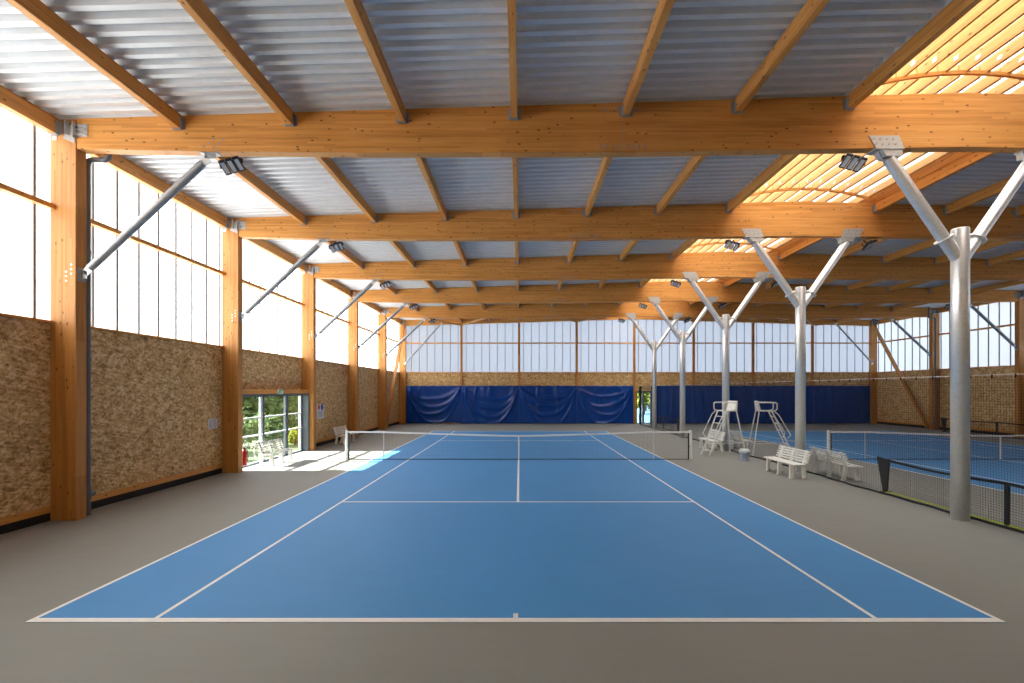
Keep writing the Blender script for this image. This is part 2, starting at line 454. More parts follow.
# ------------------------------------------------------------------ roof deck
def deck():
    m=MB(); per=.2373; y=YB-.4
    prof=[]
    while y<YF+.5:
        prof+=[(y,0),(y+.092,0),(y+.124,.085),(y+.205,.085)]; y+=per
    for (xa,xb) in ((XL-.35,SK0-.02),(SK1+.02,XR+.35)):
        vs=[];n=len(prof)
        for x in (xa,xb):
            for yy,h in prof: vs.append((x,yy,zd(x)+.006+h))
        m.add(vs,[(i,i+1,n+i+1,n+i) for i in range(n-1)])
    for x in (SK0-.058,SK1+.055): m.box(x,YB-.4,zd(x)-.002,x+.003,YF+.4,zd(x)+.12)  # closure strips added to block rooflight glow leaking through the flute ends
    # screws showing through the sheet
    rnd=random.Random(3); y=YB-.4; i=0
    while y<YF:
        if y>4:
            for kx in range(-9,28,1):
                x=kx+rnd.uniform(-.4,.4)
                if (SK0-.1<x<SK1+.1) or rnd.random()<.45: continue
                m.tube([(x,y+.05,zd(x)+.004),(x,y+.05,zd(x)-.012)],.007,6)
        y+=per
    struct(m.build('ceiling',DECK))
deck()

# ------------------------------------------------------------------ timber posts
def post(side,k):
    s=-1 if side=='left' else 1
    X0,X1=(XL+.006,IL) if s<0 else (IR,XR-.006)
    y=FY(k)
    t=thing('timber_post','tall glulam timber post on the %s wall, %s'%(side,{0:'nearest to the camera'}.get(k,ORD[k]+' from the camera') if k>=0 else 'behind the camera'),'timber post',((X0+X1)/2,y,0),'timber posts along the side walls')
    ztop=zd(XL)-.01
    yb=.115 if k<5 else .10
    MB().box(X0,y-yb,0,X1,y+yb,ztop).build('shaft',GZ,t,bevel=.008)
    xi=X1 if s<0 else X0
    if k>=0:
        for dx,dz in ((.07,0),(.07,.09),(.07,.18),(.17,-.14),(.17,-.05),(.17,.04)):
            x=xi+s*(.02+dx); MB().disc((x,y-.113,4.93+dz-.02),(0,-1,0),.018,8,.008).build('bolt',GALV,t)
    # shoe bracket under the eave purlin
    br=MB(); xm=xi+s*.12
    br.box(min(xm,xm+s*.012),y-.22,ztop-.33,max(xm,xm+s*.012),y-.115,ztop-.06)
    xo=X0+.05 if s<0 else X1-.05
    br.box(min(xo,xo-s*.09),y-.123,ztop-.42,max(xo,xo-s*.09),y-.115,ztop-.25)
    br.prism([(xi+s*.25,ztop-.38),(xi+s*.02,ztop-.48),(xi+s*.02,ztop-.12),(xi+s*.10,ztop-.12)],y-.127,y-.115,'y')
    br.build('gusset_plate',PLATE,t)
for k in range(-1,6):
    post('left',k)
    if k>=1: post('right',k)

# ------------------------------------------------------------------ glulam beams
ZB=7.32
def zb(x):
    x=min(x,2*XC-x)
    P=[(-10,7.41),(-8.8,7.40),(-6,7.345),(-3,7.32),(2,7.325),(5.5,7.385),(8.85,7.435)]
    for (a,b),(c,d) in zip(P[:-1],P[1:]):
        if x<=c: return b+(d-b)*(x-a)/(c-a)
    return P[-1][1]
def beam(k):
    y=FY(k); th=.10
    t=thing('roof_beam','%s deep glulam roof beam spanning the hall from wall to wall'%(ORD[k] if k>=0 else 'unseen'),'roof beam',(XC,y,ZB),'glulam roof beams')
    xs=[IL]+[XC]+[IR]
    bx=[IL,-6,-3,2,5.5,XC]; bx=bx+[2*XC-x for x in (5.5,2,-3,-6)]+[IR]
    poly=[(x,zb(x)) for x in bx]+[(IR,zd(IR)),(XC,zd(XC)),(IL,zd(IL))]
    MB().prism(poly,y-th,y+th,'y').build('girder',GX,t,bevel=.006)
    for xs_ in (2.05,2*XC-2.05):
        if not in_view([(xs_,y,ZB+.5)],60): continue
        MB().box(xs_-.004,y-th-.002,zb(xs_),xs_+.004,y-th+.004,zd(xs_)).build('splice_joint',STEEL,t)
        for i in range(4):
            for sgn in (-1,1):
                x=xs_+sgn*(.10+.11*i)
                for zz in (zb(xs_)+.05,zd(xs_)-.20): MB().box(x-.012,y-th-.004,zz,x+.012,y-th+.004,zz+.12).build('splice_dowel',STEEL,t)
    for xs_,sg in ((-6.23,1),(XM2+6.23,-1)):
        if not in_view([(xs_,y,ZB+.1)],30): continue
        for i,(dx,dz) in enumerate(((-.05,.10),(.04,.17),(.13,.25),(.14,.08),(.24,.15),(.33,.23),(.20,.02))):
            MB().disc((xs_+sg*dx,y-th+.002,zb(xs_)+dz),(0,-1,0),.022,8,.008).build('bolt',STEEL,t)
    for s in (-1,1):
        xi=IL if s<0 else IR
        br=MB(); z1=zd(xi)-.12
        br.box(min(xi,xi-s*.23),y-th-.014,z1-.25,max(xi,xi-s*.23),y-th-.002,z1)
        br.box(min(xi,xi-s*.012),y-th-.10,z1-.30,max(xi,xi-s*.012),y-th,z1+.02)
        for q in range(3): br.box(min(xi,xi-s*.20),y-th-.05,z1-.05-.085*q,max(xi,xi-s*.20),y-th-.014,z1-.038-.085*q)
        br.build('end_connector',PLATE,t)
for k in range(-1,5): beam(k)
# rafter on the far wall follows the roof pitch
t=thing('roof_beam','shallow glulam edge beam running along the top of the far wall','roof beam',(XC,YF-.1,ZB),'glulam roof beams')
poly=[(IL,zd(IL)-.44),(XC,zd(XC)-.44),(IR,zd(IR)-.44),(IR,zd(IR)),(XC,zd(XC)),(IL,zd(IL))]
MB().prism(poly,YF-.18,YF-.005,'y').build('girder',GX,t)

# ------------------------------------------------------------------ purlins
def make_purlin(y0,y1,w,h):
    m=MB().box(-w/2,y0,-h,w/2,y1,0); o=m.build('purlin',GY,bevel=.006)
    for yy,sg in ((y0,1),(y1,-1)):
        b=MB()
        b.box(-w/2-.012,min(yy,yy+sg*.07),-h-.012,w/2+.012,max(yy,yy+sg*.07),-h)
        for q in (-1,1):
            b.box(min(q*w/2,q*(w/2+.01)),min(yy,yy+sg*.07),-h-.012,max(q*w/2,q*(w/2+.01)),max(yy,yy+sg*.07),-.05)
            b.box(min(q*w/2,q*(w/2+.07)),min(yy,yy+sg*.006),-h,max(q*w/2,q*(w/2+.07)),max(yy,yy+sg*.006),-.06)
        b.build('joist_hanger',STEEL,o)
    return o
yl=FY(0)+.10; yr=FY(1)-.10; LN=yr-yl
protoP=make_purlin(0,LN,.125,.28); usedP=[False]
protoE=make_purlin(0,LN-.06,.155,.32); usedE=[False]
ORDW=['first','second','third','fourth','fifth','sixth','seventh','eighth']
def bayname(k): return 'overhead in the nearest bay' if k<0 else 'between the %s and %s beams'%(ORD[k],ORD[k+1]) if k<4 else 'in the farthest bay'
def place(proto,used,loc,label,group):
    if not used[0]: o=proto; used[0]=True
    else: o=dup(proto)
    o.location=loc; tag(o,label,'purlin',group); return o
for k in range(-1,5):
    y0=FY(k)+.10
    for i in range(0,7):
        for side in (0,1):
            x=SK0-PITCH*i
            if side: x=2*XC-x
            z=zd(x)-.004
            if not seg_in_view((x,y0,z-.2),(x,y0+LN,z-.2)): continue
            if i==0: lab='timber purlin on the %s edge of the slatted rooflight, %s'%(('left','right')[side],bayname(k))
            else: lab='timber purlin, %s %s of the slatted rooflight, %s'%(ORDW[i-1],('left','right')[side],bayname(k))
            place(protoP,usedP,(x,y0,z),lab,'timber purlins '+bayname(k))
    for side in (0,1):
        x=XL+.12 if not side else XR-.12
        z=zd(x)-.012
        if side and not seg_in_view((x,y0,z-.2),(x,y0+LN,z-.2)): continue
        place(protoE,usedE,(x,y0+.03,z),'timber eave purlin along the %s windows, %s'%(('left','right')[side],bayname(k)),'eave purlins over the side windows')

# ------------------------------------------------------------------ vaulted slatted rooflights
RISE=.38; HW=(SK1-SK0)/2; R=(HW*HW+RISE*RISE)/(2*RISE); ZV=zd(XC)+RISE-.03; CZ=ZV-R; AM=math.asin(HW/R)
def arc(a,r): return XC+r*math.sin(a), CZ+r*math.cos(a)
slat_n=11
def make_vault(k):
    y0=FY(k)+.02; y1=FY(k+1)-.02; fy0=FY(k)+.10; fy1=FY(k+1)-.10
    t=thing('rooflight','arched rooflight with slatted timber joists, %s'%bayname(k),'rooflight',(XC,(y0+y1)/2,zd(XC)),'slatted rooflights along the ridge')
    for i in range(slat_n):
        a=-AM+2*AM*(i+.7)/(slat_n+.4)
        er=Vector((math.sin(a),0,math.cos(a))); et=Vector((math.cos(a),0,-math.sin(a)))
        m=MB(); x,z=arc(a,R+.04); x2,z2=arc(a,R+.29)
        w=.030
        vs=[]
        for yy in (y0,y1):
            for (X,Z,q) in ((x,z,-1),(x,z,1),(x2,z2,1),(x2,z2,-1)): vs.append((X+et.x*w*q,yy,Z+et.z*w*q))
        m.add(vs,[(0,1,2,3),(7,6,5,4),(0,4,5,1),(1,5,6,2),(2,6,7,3),(3,7,4,0)])
        sl=m.build('slat',GSL,t)
        p=Vector((x,fy1-.34,z))+er*.10
        MB().bar(p,p+Vector((0,.10,0)),.068,.09,(er.x,0,er.z)).build('shoe',PLATE,sl)
    n=24
    for yy in (FY(k+1)-.16,):
        m=MB()
        vs=[];fs=[]
        for i in range(n+1):
            a=-AM+2*AM*i/n
            for r in (R-.015,R+.05):
                x,z=arc(a,r)
                vs.append((x,yy,z)); vs.append((x,yy+.06,z))
        for i in range(n):
            b=i*4
            fs+=[(b,b+4,b+6,b+2),(b+1,b+3,b+7,b+5),(b,b+1,b+5,b+4),(b+2,b+6,b+7,b+3)]
        fs+=[(0,2,3,1),(n*4,n*4+1,n*4+3,n*4+2)]
        m.add(vs,fs); m.build('arch_rib',GX,t)
    m=MB(); vs=[]; fs=[]
    for i in range(n+1):
        x,z=arc(-AM*1.02+2*AM*1.02*i/n,R+.32)
        vs+=[(x,y0-.02,z),(x,y1+.02,z)]
    for i in range(n): fs.append((2*i,2*i+1,2*i+3,2*i+2))
    m.add(vs,fs,True); m.build('glazing',POLYR,t)
    for x0,x1 in ((SK0-.015,SK0+.07),(SK1-.07,SK1+.015)): MB().box(x0,y0-.02,zd(SK0)-.0,x1,y1+.02,zd(SK0)+.34).build('kerb',GY,t)
for k in range(-1,5): make_vault(k)
# the vault over the unseen bay behind the camera is plain deck
m=MB().box(SK0-.3,YB-.4,zd(XC)+.05,SK1+.3,FY(-1),zd(XC)+.11); struct(m.build('ceiling.001',DECK))
# infill over each beam between vaults
m=MB()
for k in (5,):
    pts=[arc(-AM+2*AM*i/20,R+.28) for i in range(21)]
    m.prism([(SK0,zd(XC)-.02)]+pts+[(SK1,zd(XC)-.02)],YF-.02,YF+.05,'y')
struct(m.build('ceiling.002',DECK))

# ------------------------------------------------------------------ steel knee braces
def knee(side,k):
    s=-1 if side=='left' else 1
    y=FY(k)
    def X(x): return x if s<0 else XM2-x
    p=Vector((X(IL+.10),y,4.98)); q=Vector((X(-6.30),y,zb(-6.3)-.12))
    t=thing('knee_brace','grey steel tube brace from the %s %s wall post up to its beam'%(ORD[k],side),'brace',tuple(p),'steel knee braces along the side walls')
    d=(q-p).normalized()
    MB().tube([p+d*.10,q-d*.10],.075,16).build('tube',STEEL,t)
    for e,sg in ((p,-1),(q,1)):
        m=MB()
        m.bar(e-d*sg*.20,e+d*sg*.05,.15,.018,(0,1,0))
        m.build('end_fin',GALV,t)
    m=MB(); xw=X(IL); m.box(min(xw,xw-s*.012),y-.08,4.78,max(xw,xw-s*.012),y+.08,5.05)
    m.box(min(xw-s*.012,xw-s*.12),y-.009,4.84,max(xw-s*.012,xw-s*.12),y+.009,5.0); m.build('wall_plate',STEEL,t)
    m=MB(); xb=X(-6.22); zz=zb(-6.22)-.004; m.box(xb-.18,y-.08,zz-.012,xb+.18,y+.08,zz); m.box(xb-.12,y-.009,zz-.09,xb+.10,y+.009,zz-.012); m.build('beam_plate',STEEL,t)
for k in range(0,5): knee('left',k)
for k in range(2,5): knee('right',k)
# end-frame braces run to the far edge beam
for side in ('left','right'):
    s=-1 if side=='left' else 1
    def X(x): return x if s<0 else XM2-x
    p=Vector((X(IL+.02),YF-.36,4.68)); q=Vector((X(-6.1),YF-.36,zd(-6)-.44))
    t=thing('knee_brace','grey steel tube brace in the %s corner of the far wall'%side,'brace',tuple(p),'steel knee braces along the side walls')
    MB().tube([p,q],.06,12).build('tube',STEEL,t)
    m=MB(); d=(q-p).normalized(); m.bar(p-d*.12,p+d*.05,.14,.05,(0,1,0)); m.bar(q-d*.05,q+d*.12,.14,.05,(0,1,0)); m.build('end_fin',GALV,t)

# timber wind braces in the last bay of each side wall
for side in ('left','right'):
    s=-1 if side=='left' else 1
    X=IL-.12 if s<0 else IR+.12
    o=MB().bar((X,YF-.35,7.6),(X,FY(4)+.35,.12),.14,.20,(1,0,0)).build_at('wind_brace',GZ,(X,FY(4)+.35,.0))
    tag(o,'long diagonal timber brace crossing the last bay of the %s wall'%side,'brace','diagonal timber wind braces')
# short kicker struts from the far posts to the purlins
for j in (1,3,5,7):
    x=PXS[j]
    for sg in (-1,1):
        xp=SK0-PITCH*round((SK0-(x+sg*2.2))/PITCH) if x<XC else x+sg*2.0
        if SK0<xp<SK1: xp=SK0 if x<XC else SK1
        a=(x+sg*.07,YF-.22,zd(x)-.52); b=(x+sg*2.05,YF-2.3,zd(x+sg*2.05)-.34)
        o=MB().bar(a,b,.08,.10).build_at('kicker_strut',GPL,a)
        tag(o,'short pale strut %s of far wall post %s'%({-1:'left',1:'right'}[sg],{1:'second from the left corner',3:'just left of the glazed door',5:'right of the glazed door',7:'next to the right corner'}[j]),'strut','kicker struts at the top of the far wall')
# ------------------------------------------------------------------ far wall posts
PN=['in the left corner','first from the left corner','second from the left corner','third from the left corner','beside the glazed door','first right of the glazed door','second right of the glazed door','third right of the glazed door','in the right corner']
for j in range(1,8):
    x=PXS[j]
    o=MB().box(x-.09,YF-.12,0 if j==4 else .0,x+.09,YF-.001,zd(x)-.46).build_at('gable_post',GZ,(x,YF,0))
    tag(o,'slim timber post on the far wall, '+PN[j],'timber post','timber posts along the far wall')

# ------------------------------------------------------------------ forked steel columns
def ycolumn(k):
    y=FY(k)
    t=thing('forked_column','galvanised steel column forking into two arms, %s of the centre row'%(ORD[k] if k else 'nearest'),'column',(XC,y,0),'forked steel columns down the middle')
    MB().lathe([(.0,.0),(.146,.0),(.146,5.82),(.14,5.84),(0,5.84)],XC,y,32).build('trunk',GALV,t)
    for s in (-1,1):
        p=Vector((XC+s*.04,y,5.22)); q=Vector((XC+s*1.44,y,zb(XC+1.4)-.16)); d=(q-p).normalized()
        br=MB().tube([p,q],.108,24).build('arm',GALV,t)
        c=p+d*.50
        MB().tube([c-d*.014,c+d*.014],.165,24).build('flange',GALV,br)
        ZB=zb(XC+1.45); m=MB(); x0=XC+s*1.52
        # bolted cheek plates on both faces of the beam and a seat below
        for yy in (y-.116,y+.102): 
            m.prism([(x0-s*.30,ZB-.01),(x0+s*.26,ZB-.01),(x0+s*.40,ZB+.24),(x0-s*.20,ZB+.24)],yy,yy+.014,'y')
        m.box(min(x0-s*.30,x0+s*.28),y-.13,ZB-.028,max(x0-s*.30,x0+s*.28),y+.13,ZB-.004)
        hp=m.build('head_plate',PLATE,t)
        if k<2 and in_view([(x0,y,ZB)]):
            for i in range(4):
                for r_ in range(2): MB().disc((x0+s*(-.13+.13*i+.05*r_),y-.115,ZB+.07+.10*r_),(0,-1,0),.02,8,.01).build('bolt',STEEL,hp)
        m=MB(); m.prism([(x0-s*.30,ZB-.02),(x0+s*.16,ZB-.02),(x0-s*.02,ZB-.28),(x0-s*.20,ZB-.36)],y-.02,y+.02,'y')
        m.prism([(x0-s*.28,ZB-.02),(x0+s*.14,ZB-.02),(x0+s*.05,ZB-.16),(x0-s*.26,ZB-.16)],y-.11,y+.11,'y')
        m.build('gusset',PLATE,hp)
for k in range(0,5): ycolumn(k)

# ------------------------------------------------------------------ downpipes
def downpipe(side,k):
    s=-1 if side=='left' else 1
    def X(x): return x if s<0 else XM2-x
    y=FY(k)+.19 if s<0 else FY(k)-.29
    t=thing('downpipe','grey rainwater downpipe beside the %s %s wall post'%(ORD[k],side),'downpipe',(X(-8.88),y,0),'grey rainwater downpipes')
    x=-8.88
    pts=[(X(x),y,.03),(X(x),y,7.22)]
    for i in range(1,6):
        a=PI/2*i/5; pts.append((X(x+.10-.10*math.cos(a)),y,7.22+.10*math.sin(a)))
    pts.append((X(x+.34),y,7.32+.0))
    for i in range(1,6):
        a=PI/2*i/5; pts.append((X(x+.34+.10*math.sin(a)),y,7.42-.10*math.cos(a)))
    pts.append((X(x+.44),y,zd(-8.5)))
    MB().tube(pts,.055,14).build('pipe',PIPE,t)
    for z in (1.2,3.2,5.4): MB().tube([(X(x),y,z),(X(x),y,z+.06)],.066,14).build('collar',PIPE,t)
    m=MB(); m.tube([(X(x),y,.35),(X(x),y,.60)],.066,14); m.tube([(X(x),y,.45),(X(x),y+.14,.45)],.05,12)
    m.build('access_cap',PIPE,t)
downpipe('left',0); downpipe('left',4); downpipe('right',4)

# ------------------------------------------------------------------ floodlights
def make_flood():
    t=thing('floodlight','','floodlight',(0,0,0))
    m=MB()
    for i in (-1,0,1):
        m.box(i*.155-.068,-.17,-.035,i*.155+.068,.17,.035)
        for q in range(5): m.box(i*.155-.06+q*.026,-.15,.035,i*.155-.048+q*.026,.15,.06)
    m.build('housing',BLK,t,bevel=.006)
    for i in (-1,0,1): MB().box(i*.155-.044,-.135,-.041,i*.155+.044,.135,-.034).build('lens',LENS,t)
    m=MB()
    m.bar((-.24,0,0),(-.24,0,.16),.05,.012,(0,1,0)); m.bar((.24,0,0),(.24,0,.16),.05,.012,(0,1,0)); m.bar((-.246,0,.16),(.246,0,.16),.05,.014)
    m.tube([(0,0,.16),(0,.0,.30)],.022,8)
    m.build('bracket',BLK,t)
    return t
fl=make_flood(); usedF=False
for row,(x0,rz,tilt,where) in enumerate(((-5.78,0,.5,'over the left side of the court'),(6.68,PI,.5,'left of the forked column'),(11.02,0,.5,'right of the forked column'),(23.4,PI,.5,'over the far right side'))):
    for k in range(0,5):
        y=FY(k); u,v=px(x0,y,7.1)
        if not(-10<u<1034): continue
        o=fl if not usedF else dup(fl); usedF=True
        o.location=(x0,y-.02,zb(x0)-.24)
        o.scale=(.86,.86,.86); o.rotation_euler=(math.radians(-32),math.radians(-22 if rz==0 else 22),math.radians(12 if rz==0 else -12))
        if row in(0,3): lab='black three lamp floodlight under the %s beam %s'%(ORD[k],where)
        else: lab='black three lamp floodlight under the %s beam, just %s there'%(ORD[k],where)
        tag(o,lab,'floodlight','black floodlights under the beams')

# ------------------------------------------------------------------ glazed doors
def door_left():
    y0,y1=FY(1)+.12,FY(2)-.12; X=XL-.04; z1=2.45; X=XL+.02
    d=MB()
    d.box(X-.06,y0,z1-.09,X+.05,y1,z1); d.box(X-.06,y0,0,X+.05,y0+.16,z1); d.box(X-.06,y1-.14,0,X+.05,y1-.1,z1)
    d.box(X-.06,y0,0,X+.05,y1,.045)
    for ym,w in ((16.50,.09),(18.15,.16)): d.box(X-.05,ym-w/2,0,X+.05,ym+w/2,z1)
    d.box(X-.06,y1-.10,0,X+.32,y1,z1); d.box(X-.06,y0,z1-.06,X+.32,y1-.1,z1)
    o=d.build('door_1',ALU); struct(o)
    spans=((y0+.16,16.455),(16.545,18.07),(18.23,y1-.14))
    m=MB()
    for a,b in spans: m.add([(X,a,.04),(X,b,.04),(X,b,z1-.08),(X,a,z1-.08)],[(0,1,2,3)])
    m.build('door_pane',GLASS,o)
    m=MB()
    for z in (1.0,1.62):
        for a,b in spans: m.box(X-.035,a,z-.025,X+.045,b,z+.025)
    m.build('door_transom',ALUL,o)
    m=MB()
    m.box(X-.03,16.33,.05,X+.03,16.45,z1-.09); m.box(X-.03,y1-.22,.05,X+.05,y1-.17,z1-.09)
    m.build('door_stile',ALUL,o)
    h=MB(); h.tube([(X+.05,y1-.19,1.02),(X+.11,y1-.19,1.02),(X+.11,y1-.30,1.02)],.012,8)
    h.box(X+.045,y1-.20,.93,X+.055,y1-.14,1.10); h.build('door_handle',ALUL,o)
door_left()
def door_far():
    x0,x1=9.02,10.18; Y=YF+.06
    d=MB()
    d.box(x0,Y-.05,2.42,x1,Y+.06,2.52); d.box(x0,Y-.05,0,x0+.07,Y+.06,2.52); d.box(x1-.07,Y-.05,0,x1,Y+.06,2.52)
    d.box(9.58-.09,Y-.05,0,9.58+.06,Y+.06,2.5); d.box(x0,Y-.05,0,x1,Y+.06,.06); d.box(x0,Y-.04,1.98,x1,Y+.05,2.04)
    o=d.build('door_2',ALU); struct(o)
    MB().add([(x0,Y,.05),(x1,Y,.05),(x1,Y,2.45),(x0,Y,2.45)],[(0,1,2,3)]).build('door_pane',GLASS,o)
    MB().box(9.50,Y-.09,.95,9.53,Y-.05,1.15).build('door_handle',ALUL,o)
door_far()

# ------------------------------------------------------------------ blue curtains
def curtain(x0,x1,label,seed,style,group):
    rnd=random.Random(seed); nx,nz=110,70; zt,zb=2.93,.03
    W=x1-x0; vs=[];fs=[]
    swags=[]
    if style=='swag':
        for q in range(4):
            swags.append((rnd.uniform(.40,.60),.30+.24*q+rnd.uniform(-.05,.05),rnd.uniform(.026,.038),rnd.uniform(.07,.13)))
    vf=[(rnd.uniform(.05,.95),rnd.uniform(.02,.05),rnd.uniform(.03,.07),rnd.uniform(-.15,.15)) for _ in range(5)]
    ph=rnd.uniform(0,6)
    for j in range(nz+1):
        v=j/nz
        for i in range(nx+1):
            u=i/nx
            dy=0
            for uc,dp,w,A in swags:
                du=(u-uc)/(uc if u<uc else 1-uc)
                cv=dp*(1-abs(du)**2.5)+.02
                tt=(v-cv)/(w*(1+.9*abs(du)))
                g=math.exp(-tt*tt) if tt<0 else 1/(1+.7*tt*tt)
                dy+=A*g*(1-.45*abs(du))
            for uc,w,A,sl in vf:
                tt=(u-uc-sl*v)/w
                fall=(1-v)**.8 if style=='swag' else .8
                dy+=A*math.exp(-tt*tt)*fall
            if style!='swag': dy+=.022*math.sin(u*W*5.2+ph+.8*math.sin(v*2+ph))+.012*math.sin(u*W*11+ph*2)
            edge=min(u,1-u)*12; edge=min(1,edge)
            dy*=edge*min(1,.25+v*6)
            z=zt+(zb-zt)*v
            z-=.02*(math.sin(u*PI*6)**2)*(1-v)
            if seed==1 and v>.9: z+=.10*max(0,1-abs(u-.75)/.35)*(v-.9)*10
            vs.append((x0+W*u,YF-.24-dy,z))
    for j in range(nz):
        for i in range(nx):
            a=j*(nx+1)+i; fs.append((a,a+1,a+nx+2,a+nx+1))
    o=MB().add(vs,fs,True).build_at('curtain',CURT,((x0+x1)/2,YF-.20,0))
    so=o.modifiers.new('thick','SOLIDIFY'); so.thickness=.004
    tag(o,label,'curtain',group)
    m=MB(); m.tube([(x0,YF-.17,zt+.01),(x1,YF-.17,zt+.01)],.012,8); 
    n=9
    for i in range(n): x=x0+W*(i+.5)/n; m.box(x-.012,YF-.19,zt-.03,x+.012,YF-.12,zt+.03)
    m.build('curtain_rail',STEEL,o)
lx=[IL+.03,PXS[1],PXS[2],PXS[3],PXS[4]-.10]
for i in range(4): curtain(lx[i]+.004,lx[i+1]-.004,'blue vinyl curtain with swag folds on far wall, %s from the left corner'%ORDW[i],i+1,'swag','blue curtains left of the glazed door')
rx=[10.12,PXS[5]+.1,PXS[6],PXS[7],26.99]
for i in range(4): curtain(rx[i]+.004,rx[i+1]-.004,'dark blue vinyl curtain on far wall, %s to the right of the glazed door'%ORDW[i],i+11,'hang','blue curtains right of the glazed door')

# ------------------------------------------------------------------ tall divider net
def divider():
    X0=9.07; y0,y1=3.0,YF-1.0; zt=2.88
    t=thing('divider_net','tall black divider net hanging from a cable between the two courts','divider net',(X0,(y0+y1)/2,0))
    def wob(y,z):
        a=1-z/zt
        return X0-.07*a*math.exp(-((y-18.2)/1.1)**2)+a*(.030*math.sin(y*.9)+.020*math.sin(y*2.3+1)+.012*math.sin(y*5.1))
    m=MB(); cell=.052; n=int((y1-y0)/cell)
    for i in range(n+1):
        y=y0+i*cell
        m.tube([(wob(y,z),y,z) for z in (.03,.9,1.9,zt-.03)],.0021,3,False)
    ns=int((y1-y0)/.4); ys=[y0+(y1-y0)*i/ns for i in range(ns+1)]
    nz=int(zt/cell)
    for j in range(nz):
        z=.04+j*cell
        m.tube([(wob(y,z),y,z) for y in ys],.0021,3,False)
    m.build('mesh',NETB,t)
    m=MB(); m.tube([(wob(y,0)+.02*math.sin(y*7),y,.026) for y in [y0+(y1-y0)*i/(ns*2) for i in range(ns*2+1)]],.024,8)
    m.build('hem',NETB,t)
    m=MB(); m.tube([(X0,y0,zt+.01),(X0,y1,zt+.01)],.006,6); m.build('cable',GALV,t)
    y=y0+.3
    while y<y1: MB().tube([(X0,y,zt+.02),(X0+.01,y+.02,zt-.05)],.014,6).build('hook',BLK,t); y+=.42
    m=MB()
    for j in range(5):
        pts=[(X0+.06*math.sin(j*2.1)+.02*math.sin(i*1.7+j),y1+.02+.05*math.cos(j*2.1),.03+i*.285) for i in range(11)]
        m.tube(pts,.04,8)
    m.build('gathered_end',NETB,t)
divider()

# ------------------------------------------------------------------ low mini-tennis nets
def mini_net(path,label,sleeve=True):
    """path: three (x,y) points: end, middle, end"""
    pts=[Vector((a,b,0)) for a,b in path]
    t=thing('mini_net',label,'mini tennis net',tuple(pts[1]),'low portable nets')
    zt=.84
    def P(f):
        f*=2; i=min(1,int(f)); return pts[i].lerp(pts[i+1],f-i)
    def top(f): g=(f*2)%1 if f<1 else 0; return zt-.05*math.sin(PI*g)-.04*(0.5-abs(.5-f))
    L=(pts[1]-pts[0]).length+(pts[2]-pts[1]).length
    m=MB(); n=int(L/.05)
    for i in range(n+1):
        p=P(i/n); m.tube([(p.x,p.y,.05),(p.x,p.y,top(i/n))],.0018,3,False)
    for j in range(15):
        m.tube([tuple(P(i/24)+Vector((0,0,.06+(top(i/24)-.06)*j/15))) for i in range(25)],.0018,3,False)
    m.build('mesh',NETB,t)
    m=MB()
    for i in range(24): 
        a=P(i/24)+Vector((0,0,top(i/24))); b=P((i+1)/24)+Vector((0,0,top((i+1)/24))); m.bar(a,b,.02,.055)
    m.build('top_band',NETB,t)
    m=MB()
    for i in range(24): m.tube([tuple(P(i/24)+Vector((.0,0,.035))),tuple(P((i+1)/24)+Vector((0,0,.035)))],.016,8)
    m.build('ground_tube',LIME if sleeve else NETB,t)
    d=(pts[1]-pts[0]).normalized(); d2=(pts[2]-pts[1]).normalized()
    for e,dd in ((pts[0],d),(pts[2],-d2)):
        m=MB(); a=e; z=Vector((0,0,1)); sd=Vector((-dd.y,dd.x,0))*.018
        q=[a-dd*.16+z*.88,a+dd*.24+z*.85,a+dd*.16+z*.03,a+dd*.04+z*.03]
        vs=[p-sd for p in q]+[p+sd for p in q]
        m.add(vs,[(0,1,2,3),(7,6,5,4),(0,4,5,1),(1,5,6,2),(2,6,7,3),(3,7,4,0)]); m.build('end_sleeve',BLK,t)
        m=MB(); m.tube([a+dd*.1-sd*9+z*.02,a+dd*.1+z*.03,a+dd*.1+sd*9+z*.02],.016,8); m.build('foot',BLK,t)
    m=MB(); c=pts[1]; m.bar(c+Vector((0,0,.02)),c+Vector((0,0,.80)),.085,.03,(d.y,-d.x,0)); m.build('middle_sleeve',BLK,t)
mini_net(((9.26,11.66),(9.25,8.66),(9.25,5.65)),'low black mini net with lime ground tube behind the nearest forked column')
mini_net(((9.55,33.2),(9.55,30.4),(9.60,27.6)),'low black mini net standing near the glazed door in far wall',False)
mini_net(((26.35,28.4),(26.35,25.2),(26.35,22.2)),'low black mini net standing along the right wall',False)

# ------------------------------------------------------------------ benches
def make_bench():
    t=thing('bench','','bench',(0,0,0))
    L=1.62   # along y, faces -x
    m=MB()
    for i in range(3): m.box(-.30+i*.125,-L/2,.405,-.30+i*.125+.112,L/2,.435)
    m.build('seat',WHITE,t,bevel=.006)
    m=MB()
    for i in range(5):
        z=.49+i*.073; x=.115+.045*i*.55
        m.bar((x,-L/2,z),(x,L/2,z),.022,.046)
    m.build('backrest',WHITE,t)
    for yc in (-.62,0,.62):
        m=MB(); w=.035
        m.prism([(-.30,.0),(-.20,.0),(-.185,.36),(.05,.36),(.10,.0),(.20,.0),(.13,.40),(.245,.80),(.20,.82),(.08,.42),(-.29,.405)],yc-w,yc+w,'y')
        m.box(-.32,yc-w-.006,0,-.18,yc+w+.006,.035); m.box(.085,yc-w-.006,0,.215,yc+w+.006,.035)
        m.build('leg_frame',WHITE,t)
    return t
b0=make_bench()
